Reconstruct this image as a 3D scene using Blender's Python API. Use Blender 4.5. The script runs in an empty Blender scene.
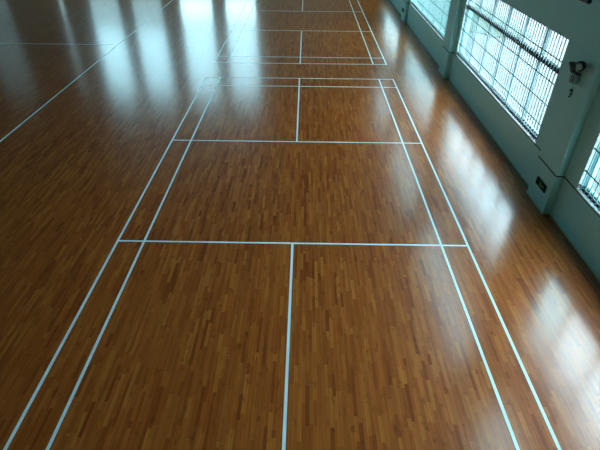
import bpy, bmesh, math, random
from mathutils import Matrix, Vector
random.seed(4)
sc = bpy.context.scene
col = sc.collection

# ------------------------------------------------------------------ helpers
def new_obj(name, me, parent=None):
    o = bpy.data.objects.new(name, me)
    col.objects.link(o)
    if parent is not None:
        o.parent = parent
    return o

def add_box(bm, x0, x1, y0, y1, z0, z1):
    v = [bm.verts.new((x, y, z)) for z in (z0, z1) for y in (y0, y1) for x in (x0, x1)]
    for f in ((0, 2, 3, 1), (4, 5, 7, 6), (0, 1, 5, 4), (2, 6, 7, 3), (0, 4, 6, 2), (1, 3, 7, 5)):
        bm.faces.new([v[i] for i in f])

def add_cyl(bm, p0, p1, r0, r1=None, n=20, caps=True):
    p0, p1 = Vector(p0), Vector(p1)
    r1 = r0 if r1 is None else r1
    d = (p1 - p0).normalized()
    a = d.orthogonal().normalized(); b = d.cross(a)
    R0 = [bm.verts.new(p0 + (a * math.cos(t) + b * math.sin(t)) * r0) for t in [2 * math.pi * i / n for i in range(n)]]
    R1 = [bm.verts.new(p1 + (a * math.cos(t) + b * math.sin(t)) * r1) for t in [2 * math.pi * i / n for i in range(n)]]
    for i in range(n):
        bm.faces.new((R0[i], R0[(i + 1) % n], R1[(i + 1) % n], R1[i]))
    if caps:
        bm.faces.new(R0[::-1]); bm.faces.new(R1)

def lathe(bm, origin, axis, prof, n=24):
    """prof = [(distance along axis, radius)...]"""
    o = Vector(origin); d = Vector(axis).normalized()
    a = d.orthogonal().normalized(); b = d.cross(a)
    rings = []
    for s, r in prof:
        rings.append([bm.verts.new(o + d * s + (a * math.cos(2 * math.pi * i / n) + b * math.sin(2 * math.pi * i / n)) * max(r, 1e-4)) for i in range(n)])
    for A, B in zip(rings, rings[1:]):
        for i in range(n):
            bm.faces.new((A[i], A[(i + 1) % n], B[(i + 1) % n], B[i]))
    bm.faces.new(rings[0][::-1]); bm.faces.new(rings[-1])

def finish(name, bm, m, parent=None, bevel=0, smooth=False):
    bmesh.ops.recalc_face_normals(bm, faces=bm.faces)
    me = bpy.data.meshes.new(name)
    bm.to_mesh(me); bm.free()
    me.materials.append(m)
    if smooth:
        for p in me.polygons: p.use_smooth = True
    o = new_obj(name, me, parent)
    if bevel:
        b = o.modifiers.new('bevel', 'BEVEL'); b.width = bevel; b.segments = 2
    return o

def boxes(name, bl, m, parent=None, bevel=0):
    bm = bmesh.new()
    for b in bl: add_box(bm, *b)
    return finish(name, bm, m, parent, bevel)

def empty(name, loc=(0, 0, 0)):
    o = bpy.data.objects.new(name, None); col.objects.link(o)
    o.location = loc; o.empty_display_size = .1
    return o

def tag(o, label, cat, group=None):
    o['label'] = label; o['category'] = cat
    if group: o['group'] = group
    return o

def struct(o):
    o['kind'] = 'structure'; return o

# ------------------------------------------------------------------ materials
def mat(name, color, rough=.5, ior=1.45, noise=0, nscale=3.0, metallic=0, emis=None):
    m = bpy.data.materials.new(name); m.use_nodes = True
    nt = m.node_tree; b = nt.nodes['Principled BSDF']
    b.inputs['Base Color'].default_value = (*color, 1)
    b.inputs['Roughness'].default_value = rough
    b.inputs['IOR'].default_value = ior
    b.inputs['Metallic'].default_value = metallic
    if noise:
        tc = nt.nodes.new('ShaderNodeTexCoord'); nz = nt.nodes.new('ShaderNodeTexNoise')
        nz.inputs['Scale'].default_value = nscale; nz.inputs['Detail'].default_value = 5
        nt.links.new(tc.outputs['Object'], nz.inputs['Vector'])
        mx = nt.nodes.new('ShaderNodeMix'); mx.data_type = 'RGBA'
        mx.inputs[6].default_value = (*[c * (1 - noise) for c in color], 1)
        mx.inputs[7].default_value = (*[min(1, c * (1 + noise)) for c in color], 1)
        nt.links.new(nz.outputs['Fac'], mx.inputs[0])
        nt.links.new(mx.outputs[2], b.inputs['Base Color'])
    return m

def glass(name, tint, gloss=.06):
    m = bpy.data.materials.new(name); m.use_nodes = True
    nt = m.node_tree; nt.nodes.remove(nt.nodes['Principled BSDF'])
    out = nt.nodes['Material Output']
    t = nt.nodes.new('ShaderNodeBsdfTransparent'); t.inputs[0].default_value = (*tint, 1)
    g = nt.nodes.new('ShaderNodeBsdfGlossy'); g.inputs['Roughness'].default_value = .02
    mx = nt.nodes.new('ShaderNodeMixShader'); mx.inputs[0].default_value = gloss
    nt.links.new(t.outputs[0], mx.inputs[1]); nt.links.new(g.outputs[0], mx.inputs[2])
    nt.links.new(mx.outputs[0], out.inputs['Surface'])
    return m

def wood():
    m = bpy.data.materials.new('lacquered_strip_wood'); m.use_nodes = True
    nt = m.node_tree; N = nt.nodes; L = nt.links.new; b = N['Principled BSDF']
    tc = N.new('ShaderNodeTexCoord'); sp = N.new('ShaderNodeSeparateXYZ'); L(tc.outputs['Object'], sp.inputs[0])
    def M(op, a, bb=None, c=None):
        n = N.new('ShaderNodeMath'); n.operation = op
        for i, v in enumerate((a, bb, c)):
            if v is None: continue
            if isinstance(v, (int, float)): n.inputs[i].default_value = v
            else: L(v, n.inputs[i])
        return n.outputs[0]
    W, LEN = .047, .72
    u = M('DIVIDE', sp.outputs[0], W); row = M('FLOOR', u); fu = M('FRACT', u)
    wr = N.new('ShaderNodeTexWhiteNoise'); wr.noise_dimensions = '1D'; L(row, wr.inputs['W'])
    v = M('ADD', M('DIVIDE', sp.outputs[1], LEN), M('MULTIPLY', wr.outputs['Value'], 17.3))
    cl = M('FLOOR', v); fv = M('FRACT', v)
    # a second, irregular cut so that the strips differ in length
    wc = N.new('ShaderNodeTexWhiteNoise'); wc.noise_dimensions = '2D'
    cv = N.new('ShaderNodeCombineXYZ'); L(row, cv.inputs[0]); L(cl, cv.inputs[1]); L(cv.outputs[0], wc.inputs['Vector'])
    cut = M('GREATER_THAN', fv, M('MULTIPLY_ADD', wc.outputs['Value'], .55, .4))
    wp = N.new('ShaderNodeTexWhiteNoise'); wp.noise_dimensions = '3D'
    cp = N.new('ShaderNodeCombineXYZ'); L(row, cp.inputs[0]); L(cl, cp.inputs[1]); L(cut, cp.inputs[2]); L(cp.outputs[0], wp.inputs['Vector'])
    ramp = N.new('ShaderNodeValToRGB'); cr = ramp.color_ramp
    cr.elements[0].position = 0; cr.elements[0].color = (.235, .050, .007, 1)
    cr.elements[1].position = 1; cr.elements[1].color = (.46, .146, .022, 1)
    for p, c in ((.12, (.315, .074, .010)), (.45, (.36, .093, .013)), (.8, (.40, .112, .017))):
        e = cr.elements.new(p); e.color = (*c, 1)
    L(wp.outputs['Value'], ramp.inputs[0])
    # grain, stretched along the strips
    mp = N.new('ShaderNodeMapping'); mp.inputs['Scale'].default_value = (55, 3.0, 1); L(tc.outputs['Object'], mp.inputs[0])
    gr = N.new('ShaderNodeTexNoise'); gr.inputs['Scale'].default_value = 1; gr.inputs['Detail'].default_value = 6; L(mp.outputs[0], gr.inputs['Vector'])
    # knots: small dark flecks
    mk = N.new('ShaderNodeMapping'); mk.inputs['Scale'].default_value = (13, 5.5, 1); L(tc.outputs['Object'], mk.inputs[0])
    kn = N.new('ShaderNodeTexNoise'); kn.inputs['Scale'].default_value = 1; kn.inputs['Detail'].default_value = 3; L(mk.outputs[0], kn.inputs['Vector'])
    kd = N.new('ShaderNodeMapRange'); kd.inputs[1].default_value = .60; kd.inputs[2].default_value = .74; kd.inputs[3].default_value = 1; kd.inputs[4].default_value = .55
    L(kn.outputs['Fac'], kd.inputs[0])
    g = M('MULTIPLY', M('MULTIPLY_ADD', gr.outputs['Fac'], .55, .72), kd.outputs[0])
    # joints
    j1 = M('LESS_THAN', fu, .07); j2 = M('LESS_THAN', fv, .012)
    seam = M('LESS_THAN', M('ABSOLUTE', M('SUBTRACT', sp.outputs[0], 3.655)), .004)
    wj = N.new('ShaderNodeTexWhiteNoise'); wj.noise_dimensions = '1D'; L(M('ADD', row, .37), wj.inputs['W'])
    # the filler between strips is pale in some joints and dark in others
    pale = M('MULTIPLY_ADD', M('GREATER_THAN', wj.outputs['Value'], .55), -1.15, .4)
    jt = M('ADD', M('ADD', M('MULTIPLY', j1, pale), M('MULTIPLY', j2, .3)), M('MULTIPLY', seam, .5))
    fac = M('MULTIPLY', g, M('SUBTRACT', 1, jt))
    mul = N.new('ShaderNodeVectorMath'); mul.operation = 'SCALE'
    L(ramp.outputs[0], mul.inputs[0]); L(fac, mul.inputs['Scale'])
    L(mul.outputs[0], b.inputs['Base Color'])
    # lacquer: satin, slightly different on every strip
    rg = M('MULTIPLY_ADD', wp.outputs['Value'], .05, FLOOR_ROUGH)
    L(rg, b.inputs['Roughness'])
    b.inputs['IOR'].default_value = FLOOR_IOR
    # a share of the lacquer scatters wider than the rest
    b2 = N.new('ShaderNodeBsdfPrincipled'); b2.inputs['IOR'].default_value = FLOOR_IOR
    L(mul.outputs[0], b2.inputs['Base Color']); b2.inputs['Roughness'].default_value = .30
    ms = N.new('ShaderNodeMixShader'); ms.inputs[0].default_value = .28
    L(b.outputs[0], ms.inputs[1]); L(b2.outputs[0], ms.inputs[2]); L(ms.outputs[0], N['Material Output'].inputs['Surface'])
    return m

FLOOR_ROUGH, FLOOR_IOR = .16, 1.85
SKY = 11.0
M_floor = wood()
M_line = mat('white_court_paint', (.74, .93, .96), .28, 1.5, .05, 8)
M_wall = mat('pale_teal_wall_paint', (.46, .93, .93), .55, 1.45, .05, 1.2)
M_rear = mat('brown_gallery_panelling', (.16, .12, .09), .6, 1.45, .1, 1)
M_farwall = mat('grey_far_wall', (.30, .38, .37), .6, 1.45, .1, 1)
M_base = mat('wall_foot_paint', (.55, .72, .55), .5)
M_trim = mat('dark_dado_line', (.015, .06, .056), .6)
M_sill = mat('white_sill_paint', (.86, .92, .92), .35)
M_ceil = mat('ceiling_sheet', (.10, .13, .13), .7, 1.45, .1, .6)
M_frame = mat('backlit_window_aluminium', (.055, .115, .125), .7, 1.3)  # backlit shade on the white frames is put into this colour
M_dframe = mat('shaded_transom_aluminium', (.012, .03, .034), .9, 1.2)  # shade on the transom is put into this darker colour
M_grille = mat('pale_grille_steel', (.34, .42, .44), .4, 1.45)
M_rail = mat('grey_grille_rail_steel', (.05, .10, .105), .45, 1.45)
M_glass = glass('clear_window_glass', (.97, .985, .985), .03)
M_far = glass('far_window_glass', (.46, .53, .54), .03)
M_faint = glass('faint_far_glass', (.13, .15, .15), .03)  # dark tint stands in for dim light outside this end window
M_open = glass('bright_far_glass', (.56, .62, .62), .03)  # lighter tint, set for brighter floor reflections of these panes
M_tint = glass('cyan_window_glass', (.80, .90, .90), .04)
M_dim = glass('dimmed_side_glass', (.58, .63, .63), .06)  # dark tint holds down the daylight and floor sheen from these panes
M_dimmer = glass('shade_tint_far_glass', (.27, .30, .30), .03)  # dimness outside the end wall is put into the tint
M_pave = mat('pale_concrete', (.074, .065, .064), .8, 1.3, .04, .7)
M_lawn = mat('bright_lawn', (.036, .055, .038), .9, 1.3, .14, 2.0)
M_black = mat('black_plastic', (.012, .02, .02), .45)
M_dgrey = mat('dark_grey_plastic', (.08, .16, .16), .45)
M_grey = mat('grey_plastic', (.34, .60, .60), .4)
M_lens = mat('clear_lamp_lens', (.60, .80, .80), .3)
M_sign = mat('dark_green_sign_plate', (.006, .036, .026), .8, 1.15)
M_signmark = mat('yellow_green_sign_mark', (.22, .62, .16), .7, 1.2)
M_tree = mat('tree_leaves', (.05, .11, .05), .8)

# ------------------------------------------------------------------ dimensions
XW = 4.86              # face of the window wall
XP = 4.72              # face of its pilasters
XO = 5.12              # outer face
XL, YR, YE, H = -24.0, -12.0, 26.0, 9.0
PITCH = 7.87
WIN = [(.325 + PITCH * k, 6.55 + PITCH * k) for k in (-1, 0, 1, 2)]
WIN[0] = (WIN[0][0], -1.44)
ZS, ZT = .84, 2.85     # lower windows
UZ0, UZ1 = 4.75, 7.2   # upper windows

# ------------------------------------------------------------------ floor and shell
bm = bmesh.new(); add_box(bm, XL, XW + .02, YR, YE, -.12, 0)
struct(finish('floor', bm, M_floor))
struct(boxes('ceiling', [(XL, XO, YR, YE, H, H + .2)], M_ceil))
struct(boxes('wall_left', [(XL - .25, XL, YR, YE, -.1, H)], M_wall))
struct(boxes('wall_rear', [(XL - .25, XO, YR - .25, YR, -.1, H)], M_rear))

# window wall with two tiers of openings
bl = [(XW, XO, YR, YE, -.12, ZS), (XW, XO, YR, YE, ZT, UZ0), (XW, XO, YR, YE, UZ1, H)]
for z0, z1 in ((ZS, ZT), (UZ0, UZ1)):
    prev = YR
    for a, b in WIN:
        bl.append((XW, XO, prev, a, z0, z1)); prev = b
    bl.append((XW, XO, prev, YE, z0, z1))
wall_right = struct(boxes('wall_right', bl, M_wall))
PIL = [(-.99 + PITCH * k, -.20 + PITCH * k) for k in (-1, 0, 1, 2, 3)]
for a, b in PIL:
    boxes('pilaster', [(XP, XW, a, b, 0, H)], M_wall, wall_right, .006)

# end wall: tall windows in two tiers
EW = [(-22.7, -20.2, 2), (-16.75, -16.35, 1), (-14.65, -12.6, 1), (-11.75, -9.65, 1), (-8.45, -6.2, 0), (-5.35, -3.2, 0)]
EZ = ((1.0, 2.70), (3.05, 8.0))
bl = [(XL, XO, YE, YE + .25, -.12, EZ[0][0]), (XL, XO, YE, YE + .25, EZ[0][1], EZ[1][0]), (XL, XO, YE, YE + .25, EZ[1][1], H)]
for z0, z1 in EZ:
    prev = XL
    for a, b, d in EW:
        bl.append((prev, a, YE, YE + .25, z0, z1)); prev = b
    bl.append((prev, XO, YE, YE + .25, z0, z1))
struct(boxes('wall_far', bl, M_farwall))

# dado line and foot of the window wall, both following the pilasters
def follow(z0, z1, d):
    out = []; prev = YR
    for a, b in PIL:
        out.append((XW - d, XW, prev, a - d, z0, z1))
        out.append((XP - d, XW, a - d, b + d, z0, z1)); prev = b + d
    out.append((XW - d, XW, prev, YE, z0, z1))
    return out
struct(boxes('trim_1', follow(.805, .828, .006), M_trim))
struct(boxes('baseboard_right', follow(0, .035, .010), M_base))

# ------------------------------------------------------------------ windows of the window wall
XF0, XF1 = 4.922, 4.982    # window frame
def lower_window(n, a, b, doubled, dimmed=False):
    M_clear = M_dim if dimmed else M_glass  # dark tint weakens the last window's reflection on the floor
    w = struct(empty('window_%d' % n, (XF0, a, ZS)))
    def part(name, bl, m, parent=w, bevel=0):
        bl = [(x0 - XF0, x1 - XF0, y0 - a, y1 - a, z0 - ZS, z1 - ZS) for x0, x1, y0, y1, z0, z1 in bl]
        return boxes(name, bl, m, parent, bevel)
    f = .045
    part('window_sill', [(XW - .012, XF0, a, b, ZS - .012, ZS + .006)], M_sill)
    part('jamb_lining', [(XW - .002, XF0, b - .010, b + .002, ZS, ZT)], M_sill)
    part('bottom_rail', [(XF0 - .008, XF1, a, b, ZS + .006, ZS + .085)], M_dframe)
    part('window_frame', [(XF0, XF1, a, b, ZT - f, ZT), (XF0, XF1, a, a + f, ZS, ZT), (XF0, XF1, b - f, b, ZS, ZT)], M_frame)
    part('transom', [(XF0 - .01, XF1, a + f, b - f, 2.195, 2.285)], M_dframe)
    st = (b - a) / 6
    for i in range(1, 6):
        part('mullion', [(XF0, XF1, a + st * i - .02, a + st * i + .02, 2.285, ZT - f)], M_frame)
    for i in range(6):
        y0, y1 = a + st * i + .02, a + st * (i + 1) - .02
        part('pane', [(XF0 + .02, XF0 + .024, y0, y1, 2.285, ZT - f)], M_clear)
        # sliding sashes below the transom
        off = .0 if i % 2 else .03
        s = .028
        X0, X1 = XF0 + .002 + off, XF0 + .027 + off
        y0, y1 = a + st * i - (.012 if i else -.02), a + st * (i + 1) + (.012 if i < 5 else -.02)
        z0, z1 = ZS + .07, 2.205
        sh = part('sash', [(X0, X1, y0, y0 + s, z0, z1), (X0, X1, y1 - s, y1, z0, z1), (X0, X1, y0 + s, y1 - s, z0, z0 + s), (X0, X1, y0 + s, y1 - s, z1 - s, z1)], M_frame)
        part('pane', [(X0 + .01, X0 + .014, y0 + s, y1 - s, z0 + s, z1 - s)], M_tint if i in doubled else M_clear, sh)
    return w
for n, (a, b) in enumerate(WIN):
    lower_window(n + 1, a, b, ((5,), (5,), (0, 1, 2, 3, 4, 5), ())[n], n == 3)

def upper_window(n, a, b):
    w = struct(empty('window_%d' % n, (XF0, a, UZ0)))
    f = .06; hh = UZ1 - UZ0; W = b - a
    boxes('window_frame', [(0, .06, 0, W, 0, f), (0, .06, 0, W, hh - f, hh), (0, .06, 0, f, f, hh - f), (0, .06, W - f, W, f, hh - f)], M_frame, w)
    for i in range(1, 6):
        boxes('mullion', [(0, .06, W / 6 * i - .025, W / 6 * i + .025, f, hh - f)], M_frame, w)
    boxes('pane', [(.02, .024, f, W - f, f, hh - f)], M_dim, w)
for n, (a, b) in enumerate(WIN):
    upper_window(n + 5, a, b)

for n, (a, b, d) in enumerate(EW):
    w = struct(empty('window_%d' % (n + 9), (a, YE + .08, EZ[0][0])))
    W = b - a; f = min(.06, W / 6)
    for ti, (z0, z1) in enumerate(EZ):
        z0, z1 = z0 - EZ[0][0], z1 - EZ[0][0]
        boxes('window_frame', [(0, W, 0, .06, z0, z0 + f), (0, W, 0, .06, z1 - f, z1), (0, f, 0, .06, z0 + f, z1 - f), (W - f, W, 0, .06, z0 + f, z1 - f)], M_frame, w)
        dim = M_faint if d == 2 else M_dimmer if (d and (ti == 0 or n < 2)) else (M_open if n > 3 and ti == 0 else M_far)
        boxes('pane', [(f, W - f, .02, .024, z0 + f, z1 - f)], dim, w)

# ------------------------------------------------------------------ window guards: thin upright bars on horizontal rails
RAILS = (.93, 1.20, 1.605, 2.02, 2.44)
def make_grille(a, b):
    root = empty('window_grille', (XW, a, ZS))
    W = b - a
    for z in RAILS:
        boxes('rail', [(.012, .026, 0, W, z - ZS - .011, z - ZS + .011)], M_rail, root)
    first = None
    n = int(round(W / .122))
    for i in range(n):
        y = (i + .5) * W / n
        if first is None:
            first = boxes('bar', [(.026, .040, -.0115, .0115, .012, ZT - ZS - .012)], M_grille, root)
            o = first
        else:
            o = first.copy(); col.objects.link(o); o.parent = root
        o.location = (0, y, 0)
    return root
GL = ['pale barred guard over the nearest window, cut off by the right edge',
      'pale barred guard over the whole middle window, left of the twin emergency lamps',
      'pale barred guard over the farthest window, where the glass looks light green']
for (a, b), lb in zip(WIN[:3], GL):
    tag(make_grille(a, b), lb, 'window guard', 'barred guards over the lower windows')

# ------------------------------------------------------------------ court markings
LW = .04
def strip(name, x0, x1, y0, y1, root, z=.0015):
    l = root.location
    return boxes(name, [(x0 - l.x, x1 - l.x, y0 - l.y, y1 - l.y, 0, z)], M_line, root)
def badminton(cy, label):
    root = empty('badminton_court_marking', (0, cy, 0))
    tag(root, label, 'court lines', 'badminton court lines')
    h = LW / 2
    for s in (-1, 1):
        strip('doubles_sideline', s * 3.03 - h, s * 3.03 + h, cy - 6.70, cy + 6.70, root, .0014)
        strip('singles_sideline', s * 2.57 - h, s * 2.57 + h, cy - 6.70, cy + 6.70, root, .0014)
        strip('short_service_line', -3.03, 3.03, cy + s * 2.0 - h, cy + s * 2.0 + h, root, .0011)
        strip('long_service_line', -3.03, 3.03, cy + s * 5.92 - h, cy + s * 5.92 + h, root, .0011)
        strip('back_line', -3.03, 3.03, cy + s * 6.68 - h, cy + s * 6.68 + h, root, .0011)
        y0, y1 = sorted((cy + s * 2.0, cy + s * 6.68))
        strip('centre_line', -h, h, y0, y1, root, .0008)
badminton(0, 'white badminton court lines on the wooden floor, the large nearest court')
badminton(8.26 + 6.68, 'white badminton court lines on the wooden floor, the farther of the two courts')
root = empty('basketball_court_marking', (-7.13, 10.4, 0))
tag(root, 'thin white sideline and halfway line on the dark floor left of the badminton courts', 'court lines')
strip('sideline', -7.155, -7.105, -3.6, 24.4, root)
strip('halfway_line', -22.1, -7.155, 10.375, 10.425, root)

# ------------------------------------------------------------------ fittings
def exit_sign(yc, z, label):
    root = empty('exit_sign', (XP, yc, z))
    tag(root, label, 'sign', 'low exit signs on the pilasters')
    w, h = .40, .145
    boxes('plate', [(-.022, 0, -w / 2, w / 2, 0, h)], M_sign, root, .004)
    # border, running figure and arrow, all a little proud of the plate
    X0, X1 = -.0245, -.020
    boxes('border', [(X0, X1, -w / 2 + .012, w / 2 - .012, .010, .014), (X0, X1, -w / 2 + .012, w / 2 - .012, h - .014, h - .010)], M_trim, root)
    bm = bmesh.new()
    add_cyl(bm, (X0, .030, .112), (X1, .030, .112), .012, n=14)
    def limb(p, q, t):
        p, q = Vector((0, *p)), Vector((0, *q)); d = (q - p).normalized(); n = Vector((0, -d.z, d.y)) * t / 2
        A = [p + n, p - n, q - n, q + n]
        lo = [bm.verts.new((X0, v.y, v.z)) for v in A]; hi = [bm.verts.new((X1, v.y, v.z)) for v in A]
        bm.faces.new(lo); bm.faces.new(hi[::-1])
        for i in range(4): bm.faces.new((lo[i], lo[(i + 1) % 4], hi[(i + 1) % 4], hi[i]))
    limb((.028, .098), (.012, .062), .022); limb((.026, .094), (.052, .080), .009); limb((.022, .094), (-.008, .088), .009)
    limb((.014, .064), (.040, .046), .011); limb((.040, .046), (.036, .022), .010); limb((.010, .064), (-.012, .044), .011); limb((-.012, .044), (-.034, .040), .010)
    finish('running_figure', bm, M_signmark, root)
    bm = bmesh.new()
    add_box(bm, X0, X1, -.13, -.07, .062, .084)
    P = [(-.07, .045), (-.045, .073), (-.07, .101)]
    lo = [bm.verts.new((X0, *p)) for p in P]; hi = [bm.verts.new((X1, *p)) for p in P]
    bm.faces.new(lo); bm.faces.new(hi[::-1])
    for i in range(3): bm.faces.new((lo[i], lo[(i + 1) % 3], hi[(i + 1) % 3], hi[i]))
    finish('arrow', bm, M_signmark, root)
exit_sign(-.63, .365, 'dark green exit sign low on the near pilaster, below the twin emergency lamps')
exit_sign(15.25, .36, 'small dark exit sign low on the farthest pilaster at the top edge of the photo')

root = empty('emergency_wall_lamp', (XP, -.535, 2.30))
tag(root, 'grey emergency light with two round lamp heads on the pilaster beside the middle window', 'emergency light')
boxes('housing', [(-.085, 0, -.09, .09, .06, .22)], M_grey, root, .008)
boxes('front_slot', [(-.089, -.083, -.012, .012, .075, .20), (-.089, -.083, -.075, -.040, .09, .19)], M_black, root)
boxes('cap', [(-.092, 0, -.095, .095, .215, .24)], M_dgrey, root, .005)
for s, yy, zz, ax in ((1, .095, .315, (-.80, .25, -.35)), (-1, -.15, .40, (-.85, -.38, -.30))):
    ax = Vector(ax).normalized(); c = Vector((-.075, yy, zz))
    bm = bmesh.new()
    lathe(bm, c - ax * .05, ax, [(0, .022), (.008, .045), (.035, .068), (.075, .080), (.10, .083), (.103, .078)])
    hd = finish('lamp_head', bm, M_dgrey if s > 0 else M_black, root, 0, True)
    bm = bmesh.new()
    lathe(bm, c - ax * .05 + ax * .102, ax, [(0, .060), (.010, .056), (.018, .035), (.021, .01)])
    finish('lens', bm, M_lens if s > 0 else M_grey, hd, 0, True)
    bm = bmesh.new()
    add_cyl(bm, (-.045, yy * .45, .22), c - ax * .03, .014, n=12)
    finish('swivel_arm', bm, M_dgrey, root, 0, True)
bm = bmesh.new()
pts = [(-.012, .0, .06), (-.012, .006, .0), (-.012, -.004, -.05), (-.012, .004, -.10), (-.012, .0, -.16)]
for p, q in zip(pts, pts[1:]): add_cyl(bm, p, q, .005, n=8)
cb = finish('cable', bm, M_grey, root)
boxes('plug', [(-.035, 0, -.022, .026, -.085, -.045), (-.03, 0, -.030, .0, -.135, -.105), (-.03, 0, .0, .022, -.185, -.165)], M_dgrey, root, .004)

root = empty('wall_bar', (XW, .04, 3.46))
tag(root, 'black horizontal bar high on the wall above the middle window, at the top edge', 'bar')
boxes('bar_body', [(-.07, 0, 0, 2.4, .02, .13)], M_black, root, .012)
boxes('mounting_strip', [(-.035, 0, .06, 2.4, -.005, .02)], M_sill, root)

# ------------------------------------------------------------------ outside
struct(boxes('ground', [(XO, 60, -40, 90, -.22, -.12), (-60, XO, YE + .25, 90, -.22, -.12)], M_pave))
bm = bmesh.new()
# lawn with a rounded near corner, laid on the ground
ox0, ox1, oy0, oy1, r = 5.45, 9.9, 12.7, 60, 1.6
P = [(ox1, oy1), (ox0, oy1)]
P += [(ox0, oy0 + .9)]
P += [(7.2 + .9 * math.cos(t), oy0 + .0 + .9 * math.sin(t)) for t in [math.pi - math.pi * i / 12 for i in range(13)]]
P += [(ox1, oy0 + .0)]
lo = [bm.verts.new((x, y, -.119)) for x, y in P]; hi = [bm.verts.new((x, y, -.08)) for x, y in P]
bm.faces.new(hi); bm.faces.new(lo[::-1])
for i in range(len(P)): bm.faces.new((lo[i], lo[(i + 1) % len(P)], hi[(i + 1) % len(P)], hi[i]))
o = finish('lawn', bm, M_lawn); o['kind'] = 'stuff'; o['label'] = 'light green lawn outside beyond the pale pavement'; o['category'] = 'lawn'

# ------------------------------------------------------------------ light: bright overcast sky and a weak high sun behind the building
w = bpy.data.worlds.new('sky'); sc.world = w; w.use_nodes = True
bg = w.node_tree.nodes['Background']
bg.inputs[0].default_value = (.67, .955, 1.07, 1); bg.inputs[1].default_value = SKY
sun = bpy.data.lights.new('sun', 'SUN'); sun.energy = 3; sun.angle = .05; sun.color = (1, .95, .93)
so = bpy.data.objects.new('sun', sun); col.objects.link(so)
so.rotation_euler = Vector((.05, .5, -.86)).to_track_quat('-Z', 'Y').to_euler()
# sky portals in the openings: they emit nothing, they only tell the sampler where the sky comes in
def portal(loc, rot, sx, sy):
    l = bpy.data.lights.new('sky_portal', 'AREA'); l.shape = 'RECTANGLE'; l.size = sx; l.size_y = sy
    l.cycles.is_portal = True
    o = bpy.data.objects.new('sky_portal', l); col.objects.link(o); o.location = loc; o.rotation_euler = rot
for a, b in WIN:
    for z0, z1 in ((ZS, ZT), (UZ0, UZ1)):
        portal((XO + .02, (a + b) / 2, (z0 + z1) / 2), (0, math.pi / 2, 0), z1 - z0, b - a)
for a, b, d in EW:
    for z0, z1 in EZ:
        portal(((a + b) / 2, YE + .28, (z0 + z1) / 2), (-math.pi / 2, 0, 0), b - a, z1 - z0)

# ------------------------------------------------------------------ camera
pitch, yaw, roll = .6243, -.0077, .0095
cy_, sy_, cp, sp = math.cos(yaw), math.sin(yaw), math.cos(pitch), math.sin(pitch)
f = Vector((sy_ * cp, cy_ * cp, -sp)); r = Vector((cy_, -sy_, 0)); u = r.cross(f)
r2 = r * math.cos(roll) + u * math.sin(roll); u2 = -r * math.sin(roll) + u * math.cos(roll)
cam = bpy.data.cameras.new('camera'); cam.sensor_width = 36; cam.lens = 465.8 * 36 / 600; cam.clip_start = .05; cam.clip_end = 300
co = bpy.data.objects.new('camera', cam); col.objects.link(co)
M = Matrix((r2, u2, -f)).transposed().to_4x4(); M.translation = Vector((.1763, -8.3529, 4.9683))
co.matrix_world = M
sc.camera = co

vs = sc.view_settings
sc.display_settings.display_device = 'sRGB'
vs.view_transform = 'Standard'; vs.look = 'None'; vs.exposure = 0.53; vs.gamma = 1; vs.use_curve_mapping = False
sc.cycles.use_denoising = True; sc.cycles.denoising_input_passes = 'RGB_ALBEDO_NORMAL'; sc.cycles.denoising_prefilter = 'ACCURATE'; sc.cycles.use_adaptive_sampling = False
sc.cycles.max_bounces = 10; sc.cycles.diffuse_bounces = 6; sc.cycles.transparent_max_bounces = 24
